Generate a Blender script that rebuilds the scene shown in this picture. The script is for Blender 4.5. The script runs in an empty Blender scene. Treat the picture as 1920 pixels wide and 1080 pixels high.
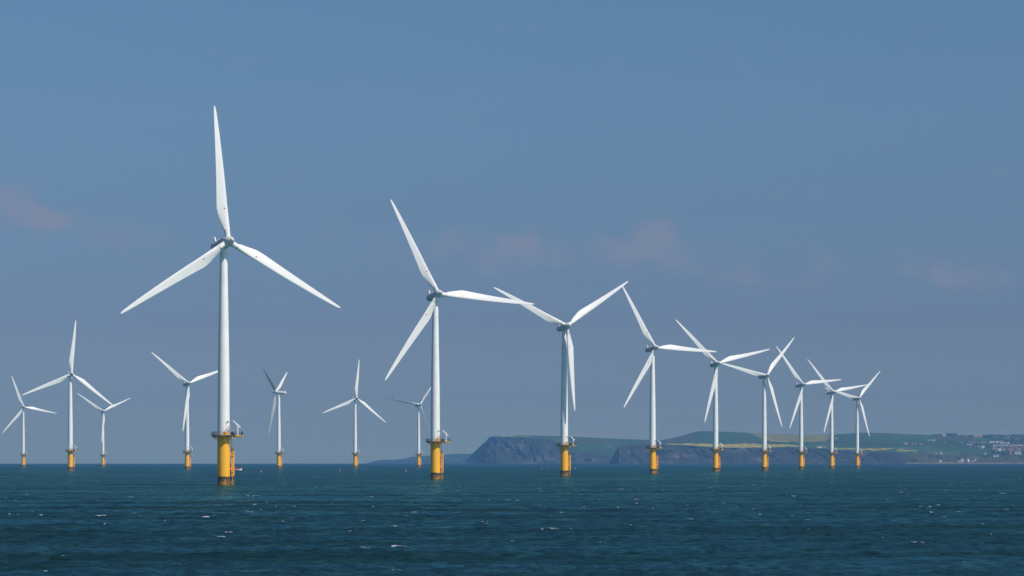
import bpy, math, random
import numpy as np
from mathutils import Matrix, Vector

C = bpy.context.scene
COL = C.collection
rad = math.radians

# ------------------------------------------------------------------ camera, light, sky
F = 5470.0          # focal length in pixels of a 1920 px wide frame
EYE = 863.67        # image row of eye level
H = 8.09            # eye height above the water
RE = 1.6e7          # curvature radius of the sea surface
SUN_AZ, SUN_EL = 53.0, 50.0     # azimuth from "towards the camera" to the right, elevation

cam_data = bpy.data.cameras.new('camera')
cam_data.sensor_width = 36.0
cam_data.lens = F / 1920.0 * 36.0
cam_data.shift_y = (EYE - 540.0) / 1920.0
cam_data.clip_start = 0.5
cam_data.clip_end = 60000.0
cam = bpy.data.objects.new('camera', cam_data)
COL.objects.link(cam)
cam.location = (0, 0, H)
cam.rotation_euler = (rad(90), 0, 0)
C.camera = cam

sdir = Vector((math.sin(rad(SUN_AZ)) * math.cos(rad(SUN_EL)), -math.cos(rad(SUN_AZ)) * math.cos(rad(SUN_EL)), math.sin(rad(SUN_EL))))
sun_d = bpy.data.lights.new('sun', 'SUN')
sun_d.energy = 4.45
sun_d.angle = rad(0.53)
sun_d.color = (1.0, 0.935, 0.865)
sun = bpy.data.objects.new('sun', sun_d)
COL.objects.link(sun)
sun.location = (300, -300, 400)
sun.rotation_euler = sdir.to_track_quat('Z', 'Y').to_euler()

C.view_settings.view_transform = 'Standard'
C.view_settings.look = 'None'
C.view_settings.exposure = 0.0
C.view_settings.gamma = 1.0


class NT:
    """small helper for wiring shader nodes"""
    def __init__(s, tree):
        s.t = tree
        tree.nodes.clear()

    def n(s, kind, **kw):
        nd = s.t.nodes.new(kind)
        for k, v in kw.items():
            if k.startswith('i_'):
                key = k[2:]
                key = int(key) if key.isdigit() else key.replace('_', ' ')
                s.inp(nd, key, v)
            else:
                setattr(nd, k, v)
        return nd

    def inp(s, nd, key, v):
        if isinstance(v, bpy.types.NodeSocket):
            s.t.links.new(v, nd.inputs[key])
        else:
            nd.inputs[key].default_value = v

    def math(s, op, a, b=None, c=None, clamp=False):
        nd = s.t.nodes.new('ShaderNodeMath')
        nd.operation = op
        nd.use_clamp = clamp
        s.inp(nd, 0, a)
        if b is not None:
            s.inp(nd, 1, b)
        if c is not None:
            s.inp(nd, 2, c)
        return nd.outputs[0]

    def mix(s, fac, a, b, mode='MIX'):
        nd = s.t.nodes.new('ShaderNodeMix')
        nd.data_type = 'RGBA'
        nd.blend_type = mode
        s.inp(nd, 0, fac)
        s.inp(nd, 6, a)
        s.inp(nd, 7, b)
        return nd.outputs[2]

    def ramp(s, fac, lo, hi):
        nd = s.t.nodes.new('ShaderNodeMapRange')
        nd.interpolation_type = 'SMOOTHSTEP'
        s.inp(nd, 'Value', fac)
        s.inp(nd, 'From Min', lo)
        s.inp(nd, 'From Max', hi)
        return nd.outputs[0]

    def noise(s, vec, scale, detail=3.0, rough=0.5):
        nd = s.t.nodes.new('ShaderNodeTexNoise')
        s.inp(nd, 'Vector', vec)
        s.inp(nd, 'Scale', scale)
        s.inp(nd, 'Detail', detail)
        s.inp(nd, 'Roughness', rough)
        return nd.outputs['Fac']

    def vmul(s, vec, xyz):
        nd = s.t.nodes.new('ShaderNodeVectorMath')
        nd.operation = 'MULTIPLY'
        s.inp(nd, 0, vec)
        nd.inputs[1].default_value = xyz
        return nd.outputs[0]

    def link(s, a, b):
        s.t.links.new(a, b)


def c4(r, g, b):
    return (r, g, b, 1.0)


W = bpy.data.worlds.new('World')
C.world = W
W.use_nodes = True
w = NT(W.node_tree)
sky = w.n('ShaderNodeTexSky', sky_type='NISHITA', sun_disc=False)
sky.sun_elevation = rad(SUN_EL)
sky.sun_rotation = rad(180 - SUN_AZ)
sky.altitude = 0
sky.air_density = 1.0
sky.dust_density = 0.6
sky.ozone_density = 1.0
# the air of the day: less glare low down than the clear model gives, and a few faint far clouds
tc = w.n('ShaderNodeTexCoord')
sep = w.n('ShaderNodeSeparateXYZ', i_0=tc.outputs['Generated'])
dx, dy, dz = sep.outputs
el = w.math('DIVIDE', dz, w.math('MAXIMUM', w.math('SQRT', w.math('ADD', w.math('MULTIPLY', dx, dx), w.math('MULTIPLY', dy, dy))), 0.001))
TINT = [  # elevation (slope), filter on the clear-sky model
    (0.003, (0.909, 0.987, 0.762)),
    (0.0071, (0.809, 0.861, 0.751)),
    (0.012, (0.551, 0.678, 0.953)),
    (0.021, (0.430, 0.569, 0.946)),
    (0.048, (0.377, 0.488, 0.830)),
    (0.085, (0.418, 0.555, 0.818)),
    (0.121, (0.479, 0.644, 0.875)),
    (0.154, (0.503, 0.703, 0.912)),
    (0.40, (0.62, 0.74, 0.90)),
]
rp = w.n('ShaderNodeValToRGB', i_0=w.math('MULTIPLY', el, 2.5, clamp=True))
while len(rp.color_ramp.elements) < len(TINT):
    rp.color_ramp.elements.new(0.5)
for e_, (p_, c_) in zip(rp.color_ramp.elements, TINT):
    e_.position = p_ * 2.5
    e_.color = c4(*c_)
tint = rp.outputs[0]
base = w.mix(1.0, sky.outputs[0], tint, 'MULTIPLY')
az = w.math('ARCTAN2', dx, dy)
cv = w.n('ShaderNodeCombineXYZ', i_0=az, i_1=el, i_2=0.0)
nz = w.noise(w.vmul(cv.outputs[0], (1.0, 1.5, 1.0)), 70.0, 6.0, 0.55)
nz2 = w.noise(w.vmul(cv.outputs[0], (1.0, 1.6, 1.0)), 16.0, 3.0, 0.5)
cloud = None
#        az(px)  row  half width, half height, strength, slope
for px, py, sx, sy, st, sl in [(20, 385, 75, 32, 0.95, 0.45), (95, 418, 65, 26, 1.0, 0.2), (255, 440, 85, 30, 0.45, 0.0),
                               (735, 455, 60, 30, 0.40, 0.0), (830, 452, 45, 22, 0.5, 0.0), (955, 455, 90, 28, 0.75, 0.1), (1120, 462, 75, 26, 0.55, 0.0),
                               (1228, 440, 48, 34, 1.15, 0.0), (1190, 468, 70, 28, 0.9, 0.0), (1010, 474, 330, 34, 0.62, 0.0), (1340, 515, 190, 26, 0.5, 0.15), (140, 430, 190, 34, 0.45, 0.2), (1280, 495, 110, 30, 0.65, 0.3), (1400, 525, 110, 30, 0.4, 0.3),
                               (1545, 490, 55, 24, 0.45, 0.2), (1690, 512, 60, 18, 0.35, 0.0), (1795, 518, 75, 30, 0.7, 0.1)]:
    a0, e0 = math.atan((px - 960) / F), (EYE - py) / F
    da = w.math('SUBTRACT', az, a0)
    de = w.math('SUBTRACT', w.math('ADD', el, w.math('MULTIPLY', da, sl)), e0)
    q = w.math('ADD', w.math('POWER', w.math('ABSOLUTE', w.math('MULTIPLY', da, F / sx)), 2.0), w.math('POWER', w.math('ABSOLUTE', w.math('MULTIPLY', de, F / sy)), 2.0))
    g = w.math('MULTIPLY', w.math('EXPONENT', w.math('MULTIPLY', q, -0.9)), st)
    cloud = g if cloud is None else w.math('MAXIMUM', cloud, g)
cl = w.ramp(w.math('ADD', cloud, w.math('MULTIPLY', w.math('SUBTRACT', nz, 0.5), 1.7)), 0.12, 0.95)
cl = w.math('MULTIPLY', cl, w.math('ADD', 0.6, w.math('MULTIPLY', nz2, 0.8)))
cl = w.math('MULTIPLY', cl, 0.55, clamp=True)
out = w.mix(cl, base, c4(3.2, 3.45, 4.75))
bg = w.n('ShaderNodeBackground', i_Color=out, i_Strength=0.075)
wo = w.n('ShaderNodeOutputWorld')
w.link(bg.outputs[0], wo.inputs[0])

# ------------------------------------------------------------------ helpers
def at(px, py, d):
    """point of the place at forward distance d seen at that pixel of the 1920x1080 photograph"""
    return ((px - 960.0) / F * d, d, H + (EYE - py) / F * d)


def sea_z(x, y):
    return -(x * x + y * y) / (2 * RE)


class MB:
    def __init__(s):
        s.v, s.f, s.sm = [], [], []

    def add(s, vs, fs, smooth=False):
        o = len(s.v)
        s.v += [tuple(p) for p in vs]
        s.f += [tuple(i + o for i in f) for f in fs]
        s.sm += [smooth] * len(fs)

    def box(s, c, d, rz=0.0, ry=0.0):
        m = Matrix.Rotation(rz, 3, 'Z') @ Matrix.Rotation(ry, 3, 'Y')
        vs = [Vector(c) + m @ Vector((sx * d[0] / 2, sy * d[1] / 2, sz * d[2] / 2)) for sx in (-1, 1) for sy in (-1, 1) for sz in (-1, 1)]
        s.add(vs, [(0, 1, 3, 2), (4, 6, 7, 5), (0, 4, 5, 1), (2, 3, 7, 6), (0, 2, 6, 4), (1, 5, 7, 3)])

    def bar(s, a, b, r, r2=None, n=10, smooth=True):
        a, b = Vector(a), Vector(b)
        r2 = r if r2 is None else r2
        z = (b - a).normalized()
        x = z.orthogonal().normalized()
        y = z.cross(x)
        vs = []
        for p, q in ((a, r), (b, r2)):
            vs += [p + (x * math.cos(t * 2 * math.pi / n) + y * math.sin(t * 2 * math.pi / n)) * q for t in range(n)]
        s.add(vs, [(t, (t + 1) % n, n + (t + 1) % n, n + t) for t in range(n)], smooth)
        s.add(vs[:n], [tuple(range(n))[::-1]])
        s.add(vs[n:], [tuple(range(n))])

    def lathe(s, prof, n=32, axis='Z', origin=(0, 0, 0), m=None):
        vs, fs = [], []
        for z, r in prof:
            for t in range(n):
                a = t * 2 * math.pi / n
                p = Vector((r * math.cos(a), r * math.sin(a), z))
                vs.append((m @ p if m else p) + Vector(origin))
        for k in range(len(prof) - 1):
            for t in range(n):
                fs.append((k * n + t, k * n + (t + 1) % n, (k + 1) * n + (t + 1) % n, (k + 1) * n + t))
        s.add(vs, fs, True)
        s.add(vs[:n], [tuple(range(n))[::-1]])
        s.add(vs[-n:], [tuple(range(n))])

    def prism(s, pts, z0, z1):
        n = len(pts)
        vs = [(x, y, z0) for x, y in pts] + [(x, y, z1) for x, y in pts]
        s.add(vs, [tuple(range(n))[::-1], tuple(range(n, 2 * n))] + [(t, (t + 1) % n, n + (t + 1) % n, n + t) for t in range(n)])

    def build(s, name, mat, parent=None, recalc=False):
        me = bpy.data.meshes.new(name)
        me.from_pydata(s.v, [], s.f)
        me.polygons.foreach_set('use_smooth', s.sm)
        me.materials.append(mat)
        me.update()
        if any(s.sm):
            me.set_sharp_from_angle(angle=rad(38))
        o = bpy.data.objects.new(name, me)
        COL.objects.link(o)
        if parent:
            o.parent = parent
        return o


def tag(o, label=None, cat=None, group=None, kind=None):
    if label: o['label'] = label
    if cat: o['category'] = cat
    if group: o['group'] = group
    if kind: o['kind'] = kind
    return o


def empty(name, loc):
    o = bpy.data.objects.new(name, None)
    o.empty_display_size = 1.0
    COL.objects.link(o)
    o.location = loc
    return o


def copy_tree(o, parent=None):
    c = o.copy()
    COL.objects.link(c)
    if parent:
        c.parent = parent
    for ch in o.children:
        copy_tree(ch, c)
    return c


def simple_mat(name, col, rough=0.5, var=0.12, scale=1.5, metal=0.0):
    m = bpy.data.materials.new(name)
    m.use_nodes = True
    t = NT(m.node_tree)
    tcn = t.n('ShaderNodeTexCoord')
    nv = t.noise(tcn.outputs['Object'], scale, 4.0, 0.6)
    dark = c4(*[v * (1 - var) for v in col])
    lite = c4(*[min(1, v * (1 + var * 0.5)) for v in col])
    cc = t.mix(t.ramp(nv, 0.3, 0.7), dark, lite)
    p = t.n('ShaderNodeBsdfPrincipled', i_Base_Color=cc, i_Roughness=rough, i_Metallic=metal)
    o = t.n('ShaderNodeOutputMaterial')
    t.link(p.outputs[0], o.inputs[0])
    return m


# ------------------------------------------------------------------ materials
M_WHITE = simple_mat('tower_paint', (0.86, 0.84, 0.81), 0.38, 0.05, 0.25)
M_NAC = simple_mat('nacelle_paint_shaded', (0.62, 0.62, 0.61), 0.42, 0.06, 0.4)  # darker than the tower white: shade of nacelle and hub put into the colour
M_YEL = simple_mat('yellow_paint', (0.95, 0.45, 0.03), 0.45, 0.12, 1.2)
M_GRAY = simple_mat('galvanised_steel', (0.12, 0.12, 0.12), 0.5, 0.3, 2.0, 0.3)
M_DARK = simple_mat('dark_steel', (0.035, 0.04, 0.05), 0.5, 0.3, 2.0)
M_ORANGE = simple_mat('orange_paint', (0.85, 0.30, 0.03), 0.5)
M_RED = simple_mat('red_paint', (0.65, 0.03, 0.03), 0.45)
M_GREEN = simple_mat('green_paint', (0.02, 0.30, 0.12), 0.45)
M_BOATW = simple_mat('boat_white', (0.8, 0.8, 0.8), 0.35)


def pile_mat():
    m = bpy.data.materials.new('yellow_pile_with_growth')
    m.use_nodes = True
    t = NT(m.node_tree)
    tcn = t.n('ShaderNodeTexCoord')
    oi = t.n('ShaderNodeObjectInfo')
    off = t.n('ShaderNodeCombineXYZ', i_0=t.math('MULTIPLY', oi.outputs['Random'], 37.0), i_1=t.math('MULTIPLY', oi.outputs['Random'], 11.0), i_2=0.0)
    va = t.n('ShaderNodeVectorMath', operation='ADD')
    t.inp(va, 0, tcn.outputs['Object'])
    t.inp(va, 1, off.outputs[0])
    P = va.outputs[0]
    z = t.n('ShaderNodeSeparateXYZ', i_0=tcn.outputs['Object']).outputs[2]
    n1 = t.noise(P, 1.1, 5.0, 0.6)
    n2 = t.noise(t.vmul(P, (1, 1, 0.5)), 2.2, 4.0, 0.65)
    streak = t.noise(t.vmul(P, (1, 1, 0.06)), 1.6, 3.0, 0.6)
    paint = t.mix(t.ramp(streak, 0.42, 0.75), c4(0.98, 0.46, 0.016), c4(0.88, 0.39, 0.016))
    zz = t.math('ADD', z, t.math('MULTIPLY', t.math('SUBTRACT', n1, 0.5), 1.5))
    top = t.ramp(zz, 3.0, 2.75)            # 1 below the upper edge of the growth
    core = t.ramp(zz, 1.5, 2.1)            # solid dark band near its top
    patchy = t.ramp(n2, 0.44, 0.56)
    wet = t.ramp(z, 0.45, 0.15)
    g = t.math('MULTIPLY', top, t.math('MAXIMUM', core, t.math('MULTIPLY', patchy, t.math('SUBTRACT', 1.0, t.math('MULTIPLY', wet, 0.5)))))
    under = t.mix(t.ramp(z, 3.0, 1.5), paint, c4(0.42, 0.20, 0.025))
    cc = t.mix(t.math('MULTIPLY', g, 0.96), under, c4(0.035, 0.028, 0.026))
    p = t.n('ShaderNodeBsdfPrincipled', i_Base_Color=cc, i_Roughness=0.45)
    o = t.n('ShaderNodeOutputMaterial')
    t.link(p.outputs[0], o.inputs[0])
    return m


def blade_mat():
    m = bpy.data.materials.new('blade_gelcoat_with_red_dot')
    m.use_nodes = True
    t = NT(m.node_tree)
    tcn = t.n('ShaderNodeTexCoord')
    s3 = t.n('ShaderNodeSeparateXYZ', i_0=tcn.outputs['Object'])
    x, y, z = s3.outputs
    d2 = t.math('ADD', t.math('POWER', t.math('ABSOLUTE', t.math('ADD', x, 0.25)), 2.0), t.math('POWER', t.math('ABSOLUTE', t.math('SUBTRACT', z, 11.0)), 2.0))
    dot = t.math('MULTIPLY', t.math('LESS_THAN', d2, 0.085), t.math('LESS_THAN', y, 0.1))
    dirt = t.ramp(t.noise(t.vmul(tcn.outputs['Object'], (1, 1, 0.15)), 1.2, 4.0, 0.6), 0.3, 0.8)
    wh = t.mix(dirt, c4(0.79, 0.775, 0.755), c4(0.73, 0.715, 0.69))
    cc = t.mix(dot, wh, c4(0.72, 0.06, 0.03))
    p = t.n('ShaderNodeBsdfPrincipled', i_Base_Color=cc, i_Roughness=0.35)
    o = t.n('ShaderNodeOutputMaterial')
    t.link(p.outputs[0], o.inputs[0])
    return m


M_PILE = pile_mat()
M_BLADE = blade_mat()

# ------------------------------------------------------------------ the sea: one curved sheet with real waves
def value_noise(x, y, seed):
    xi, yi = np.floor(x).astype(np.int64), np.floor(y).astype(np.int64)
    fx, fy = x - xi, y - yi
    fx, fy = fx * fx * (3 - 2 * fx), fy * fy * (3 - 2 * fy)

    def h(a, b):
        n = (a * 374761393 + b * 668265263 + seed * 974634777) & 0xFFFFFFFF
        n = ((n ^ (n >> 13)) * 1274126177) & 0xFFFFFFFF
        return ((n ^ (n >> 16)) & 0xFFFF) / 65535.0
    return (h(xi, yi) * (1 - fx) + h(xi + 1, yi) * fx) * (1 - fy) + (h(xi, yi + 1) * (1 - fx) + h(xi + 1, yi + 1) * fx) * fy


def grid_mesh(name, P, mat, smooth=True, cyclic=False):
    """P: rows x cols x 3 array"""
    nr, nc = P.shape[:2]
    idx = np.arange(nr * nc, dtype=np.int32).reshape(nr, nc)
    if cyclic:
        nx = np.roll(idx, -1, axis=1)
        a, b, c, d = idx[:-1], nx[:-1], nx[1:], idx[1:]
    else:
        a, b, c, d = idx[:-1, :-1], idx[:-1, 1:], idx[1:, 1:], idx[1:, :-1]
    q = np.stack([a, b, c, d], axis=-1).reshape(-1, 4)
    q = q[:, ::-1]
    me = bpy.data.meshes.new(name)
    me.vertices.add(nr * nc)
    me.vertices.foreach_set('co', P.reshape(-1).astype(np.float32))
    me.loops.add(q.size)
    me.loops.foreach_set('vertex_index', np.ascontiguousarray(q).reshape(-1))
    me.polygons.add(len(q))
    me.polygons.foreach_set('loop_start', np.arange(0, q.size, 4, dtype=np.int32))
    me.polygons.foreach_set('loop_total', np.full(len(q), 4, dtype=np.int32))
    me.polygons.foreach_set('use_smooth', np.full(len(q), smooth))
    me.update(calc_edges=True)
    me.materials.append(mat)
    o = bpy.data.objects.new(name, me)
    COL.objects.link(o)
    return o


GLOSS_K, GLOSS_MAX = 0.35, 0.50


def sea_mat():
    m = bpy.data.materials.new('sea_water')
    m.use_nodes = True
    t = NT(m.node_tree)
    geo = t.n('ShaderNodeNewGeometry')
    P = geo.outputs['Position']
    n3 = t.noise(P, 0.05, 3.0, 0.55)
    # ripples too small for the mesh: facet slopes added straight to the normal, so they survive at any distance
    def slopes(scale, amp, detail, sx=1.0):
        nd = t.n('ShaderNodeTexNoise')
        t.inp(nd, 'Vector', t.vmul(P, (sx, 1, 1)))
        t.inp(nd, 'Scale', scale)
        t.inp(nd, 'Detail', detail)
        t.inp(nd, 'Roughness', 0.65)
        a = t.n('ShaderNodeVectorMath', operation='SUBTRACT')
        t.inp(a, 0, nd.outputs['Color'])
        a.inputs[1].default_value = (0.5, 0.5, 0.5)
        return t.vmul(a.outputs[0], (amp, amp, 0))
    add = t.n('ShaderNodeVectorMath', operation='ADD')
    t.inp(add, 0, slopes(0.9, 0.7, 2.0))
    t.inp(add, 1, slopes(0.35, 1.1, 1.0))
    add2 = t.n('ShaderNodeVectorMath', operation='ADD')
    t.inp(add2, 0, add.outputs[0])
    t.inp(add2, 1, geo.outputs['Normal'])
    b1 = t.n('ShaderNodeVectorMath', operation='NORMALIZE')
    t.inp(b1, 0, add2.outputs[0])
    at_ = t.n('ShaderNodeAttribute', attribute_name='foam')
    fn = t.noise(P, 3.2, 4.0, 0.7)
    foam = t.math('MULTIPLY', t.ramp(t.math('ADD', at_.outputs['Fac'], t.math('MULTIPLY', t.math('SUBTRACT', fn, 0.5), 1.6)), 0.42, 1.05), 0.8)
    body = t.mix(t.ramp(n3, 0.35, 0.65), c4(0.004, 0.015, 0.0115), c4(0.004, 0.016, 0.0145))
    # facets seen edge-on hide behind their neighbours, so the mirror share levels off
    fr = t.n('ShaderNodeFresnel', i_IOR=1.333)
    t.link(b1.outputs[0], fr.inputs['Normal'])
    f2 = t.math('MULTIPLY', fr.outputs[0], fr.outputs[0])
    share = t.math('MULTIPLY', GLOSS_MAX, t.math('DIVIDE', f2, t.math('ADD', f2, GLOSS_K)))
    gust = t.noise(t.vmul(P, (0.35, 1, 1)), 0.035, 4.0, 0.6)      # wind-ruffled and smoother patches
    share = t.math('MULTIPLY', share, t.math('ADD', 0.55, t.math('MULTIPLY', t.ramp(gust, 0.3, 0.7), 0.85)))
    dif = t.n('ShaderNodeBsdfDiffuse', i_Color=body)
    glo = t.n('ShaderNodeBsdfAnisotropic', i_Color=c4(0.38, 0.79, 0.78), i_Roughness=0.17)
    t.link(b1.outputs[0], glo.inputs['Normal'])
    water = t.n('ShaderNodeMixShader', i_0=share)
    t.link(dif.outputs[0], water.inputs[1])
    t.link(glo.outputs[0], water.inputs[2])
    fm = t.n('ShaderNodeBsdfPrincipled', i_Base_Color=c4(0.50, 0.54, 0.56), i_Roughness=0.8)
    mx = t.n('ShaderNodeMixShader', i_0=foam)
    t.link(water.outputs[0], mx.inputs[1])
    t.link(fm.outputs[0], mx.inputs[2])
    o = t.n('ShaderNodeOutputMaterial')
    t.link(mx.outputs[0], o.inputs[0])
    return m


def build_sea():
    rng = np.random.default_rng(5)
    rows = [0.5, 4, 10, 20, 35, 55, 80, 105, 130, 150, 163, 174, 182]
    r = 188.0
    while r < 18500:
        rows.append(r)
        r += max(0.25, r * (0.0013 if r < 450 else 0.0013 + 0.0008 * min(1, (r - 450) / 300) + 0.004 * min(1, max(0, r - 1500) / 4000)))
    rows = np.array(rows)
    fine = np.radians(np.linspace(-12.5, 12.5, 980))
    coarse = np.radians(np.linspace(12.5, 347.5, 110)[1:-1])
    th = np.concatenate([fine, coarse])
    dth = np.full(len(th), fine[1] - fine[0])
    dth[len(fine):] = coarse[1] - coarse[0]
    dr = np.gradient(rows)
    rr, tt = np.meshgrid(rows, th, indexing='ij')
    X, Y = rr * np.sin(tt), rr * np.cos(tt)
    s = np.maximum(dr[:, None], rr * dth[None, :]).astype(np.float32)
    X0, Y0 = X.copy(), Y.copy()
    Z = np.zeros_like(X)
    var = np.zeros_like(X)
    wind = math.atan2(0.9, -0.42)         # waves run away from the camera and to the left
    K = 104
    lam = np.exp(np.linspace(math.log(0.65), math.log(22), K)) * rng.uniform(0.96, 1.04, K)
    for L in lam:
        spread = 0.95 if L < 6 else 0.55
        a = wind + rng.normal(0, spread)
        k = 2 * math.pi / L
        amp = 0.0088 * L ** 0.80 * min(1.0, (3.6 / L) ** 1.2) * rng.uniform(0.7, 1.3)
        att = np.clip((L / s - 2.2) / 2.5, 0, 1)
        if L < 2.0:
            att = np.where(rr > 900, 0, att)
        ph = k * (X0 * math.cos(a) + Y0 * math.sin(a)) + rng.uniform(0, 6.283)
        A = (amp * att)
        Z += A * np.cos(ph)
        sn = A * np.sin(ph) * 0.95
        X -= sn * math.cos(a)
        Y -= sn * math.sin(a)
        var += A * A * 0.5
    sd = np.sqrt(var + 1e-6)
    crest = Z / sd
    crest = np.where(sd < 0.03, 1.2, crest)
    # breaking crests: short ragged streaks of foam
    u = X0 * 0.91 + Y0 * 0.42
    v = -X0 * 0.42 + Y0 * 0.91
    gate = value_noise(u / 2.6, v / 1.5, 3)
    gate2 = value_noise(u / 0.7 + 31, v / 0.33 + 7, 9)
    big = value_noise(u / 60.0, v / 60.0, 21)
    nearfac = np.clip((rr - 350) / 900, 0, 1)
    score = gate * 0.62 + gate2 * 0.38 + 0.10 * big + 0.11 * np.clip(crest, -1, 2.0) + 0.01 * nearfac
    foam = np.clip((score - 1.045) / 0.08, 0, 1)
    foam[rr < 185] = 0
    for px, d in ((419.3, 965.1), (816.2, 1268.3), (1058.0, 1568.0), (1223.6, 1868.5)):
        q = np.hypot(X0 - (px - 960.0) / F * d, Y0 - d)
        foam = np.maximum(foam, np.where(q < 4.2, np.clip(value_noise(X0 * 1.1, Y0 * 0.6, 15) * 1.5 - 0.55, 0, 0.8), 0))
    Z += foam * 0.05
    Z -= rr * rr / (2 * RE)
    o = grid_mesh('water', np.stack([X, Y, Z], axis=-1), sea_mat(), True, cyclic=True)
    at_ = o.data.attributes.new('foam', 'FLOAT', 'POINT')
    at_.data.foreach_set('value', foam.reshape(-1).astype(np.float32))
    tag(o, 'dark teal open sea with short choppy waves and scattered whitecaps', 'sea', kind='structure')
    return o


build_sea()

# ------------------------------------------------------------------ the wind turbines
DECK = 16.5


def make_turbine():
    root = empty('wind_turbine', (0, 0, 0))
    # foundation pile
    b = MB()
    b.lathe([(-7, 2.06), (-0.5, 2.06), (1, 2.06), (6, 2.06), (11, 2.06), (15.6, 2.06), (15.62, 2.16), (16.1, 2.16), (16.12, 2.06), (16.3, 2.06)], 48)
    b.build('foundation_pile', M_PILE, root)
    # tower
    b = MB()
    b.lathe([(16.46, 2.1), (16.95, 2.1), (16.97, 2.03), (30, 1.96), (38.5, 1.90), (38.52, 1.92), (38.62, 1.92), (38.64, 1.90), (50, 1.72), (58.5, 1.56), (58.52, 1.58),
             (58.6, 1.58), (58.62, 1.56), (70, 1.36), (77.4, 1.24), (77.42, 1.34), (78.2, 1.34)], 48)
    tower = b.build('tower', M_WHITE, root)
    # service platform
    b = MB()
    ring = []
    for k in range(28):
        a = 2 * math.pi * k / 28
        ring.append((4.2 * math.cos(a), 4.2 * math.sin(a)))
    b.prism(ring, DECK - 0.22, DECK)
    plat = b.build('service_platform', M_GRAY, root)
    b = MB()
    b.box((5.35, -1.1, DECK - 0.19), (2.35, 2.4, 0.4))
    b.box((4.3, -0.55, DECK - 0.45), (3.6, 0.25, 0.36))
    b.build('laydown_deck', M_YEL, plat)
    for k in range(10):
        b = MB()
        a = 2 * math.pi * (k + 0.5) / 10
        c, s = math.cos(a), math.sin(a)
        b.box((3.0 * c, 3.0 * s, DECK - 0.36), (1.9, 0.16, 0.26), rz=a)
        b.bar((2.0 * c, 2.0 * s, DECK - 1.5), (3.7 * c, 3.7 * s, DECK - 0.42), 0.09, n=6)
        b.build('support_beam', M_YEL, plat)
    for c_, d_ in (((-2.7, -1.6, DECK - 0.75), (0.9, 0.7, 0.6)), ((0.55, -3.1, DECK - 0.62), (0.8, 0.4, 0.45)), ((2.5, -2.1, DECK - 0.72), (1.7, 0.5, 0.5))):
        b = MB()
        b.box(c_, d_)
        b.box((c_[0], c_[1], c_[2] + d_[2] / 2 + 0.03), (d_[0] * 1.06, d_[1] * 1.06, 0.07))
        b.build('junction_box', M_YEL, plat)
    b = MB()
    out_ = []
    n = 30
    for k in range(n + 1):
        a = rad(28) + (2 * math.pi - rad(56)) * k / n
        out_.append((4.1 * math.cos(a), 4.1 * math.sin(a)))
    pts = out_ + [(6.42, -2.12), (6.42, 1.05)]
    pts = out_[:] + [(4.3, -2.2), (5.4, -2.2), (6.42, -2.2), (6.42, -1.1), (6.42, 0.0), (5.4, 0.0), (4.3, 0.0)]
    for i, (x, y) in enumerate(pts):
        b.bar((x, y, DECK + 0.02), (x, y, DECK + 1.15), 0.045, n=6)
        x2, y2 = pts[(i + 1) % len(pts)]
        for h in (0.1, 0.6, 1.13):
            b.bar((x, y, DECK + h), (x2, y2, DECK + h), 0.03, n=5)
    b.build('railing', M_GRAY, plat)
    b = MB()
    b.box((1.15, -3.72, DECK + 0.55), (2.1, 0.5, 0.95))
    b.box((0.25, -3.72, DECK + 1.1), (0.3, 0.36, 0.14))
    b.box((1.55, -3.99, DECK + 0.5), (0.08, 0.05, 0.8))
    b.build('cabinet', M_YEL, plat)
    for c_, d_ in (((2.95, -2.2, DECK + 0.57), (0.75, 0.7, 1.1)), ((3.5, -1.5, DECK + 0.42), (0.4, 0.5, 0.8)), ((6.1, -1.6, DECK + 0.62), (0.34, 0.34, 1.1)), ((-2.95, -2.35, DECK + 0.66), (0.3, 0.3, 1.25)), ((6.15, -0.25, DECK + 0.62), (0.25, 0.25, 1.15))):
        b = MB()
        b.box(c_, d_)
        b.box((c_[0], c_[1], c_[2] + d_[2] / 2 + 0.02), (d_[0] * 1.1, d_[1] * 1.1, 0.06))
        b.build('locker', M_DARK, plat)
    b = MB()                       # stair from the deck to the tower door
    for sy in (-0.45, 0.45):
        b.bar((0.55, -3.0 + sy * 0.6, DECK + 0.05), (2.1, -2.35 + sy * 0.6, DECK + 1.9), 0.06, n=6)
        b.bar((0.45, -3.0 + sy * 0.6, DECK + 1.0), (2.0, -2.35 + sy * 0.6, DECK + 2.85), 0.035, n=6)
        b.bar((2.0, -2.35 + sy * 0.6, DECK + 1.9), (2.0, -2.35 + sy * 0.6, DECK + 2.85), 0.035, n=6)
        b.bar((2.1, -2.35 + sy * 0.6, DECK + 0.05), (2.1, -2.35 + sy * 0.6, DECK + 1.9), 0.05, n=6)
    for k in range(8):
        f_ = (k + 0.5) / 8
        b.box((0.55 + 1.55 * f_, -3.0 + 0.65 * f_, DECK + 0.05 + 1.85 * f_), (0.24, 0.56, 0.04), rz=0.4)
    b.box((2.15, -2.0, DECK + 1.9), (0.9, 0.8, 0.06), rz=0.75)
    b.build('stair', M_DARK, plat)
    b = MB()
    b.bar((2.65, -2.0, DECK + 0.02), (2.65, -2.0, DECK + 2.6), 0.05, n=6)
    b.box((2.65, -2.0, DECK + 2.75), (0.26, 0.26, 0.4))
    b.box((2.65, -2.0, DECK + 1.5), (0.3, 0.3, 0.5))
    b.build('signal_light', M_ORANGE, plat)
    # door with its hood, on the front right of the tower
    a = rad(-46)
    c, s = math.cos(a), math.sin(a)
    b = MB()
    b.box((2.03 * c, 2.03 * s, DECK + 3.1), (0.16, 1.0, 2.3), rz=a)
    b.box((2.18 * c, 2.18 * s, DECK + 4.42), (0.5, 1.1, 0.1), rz=a)
    d = b.build('door', M_WHITE, tower)
    b = MB()
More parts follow.
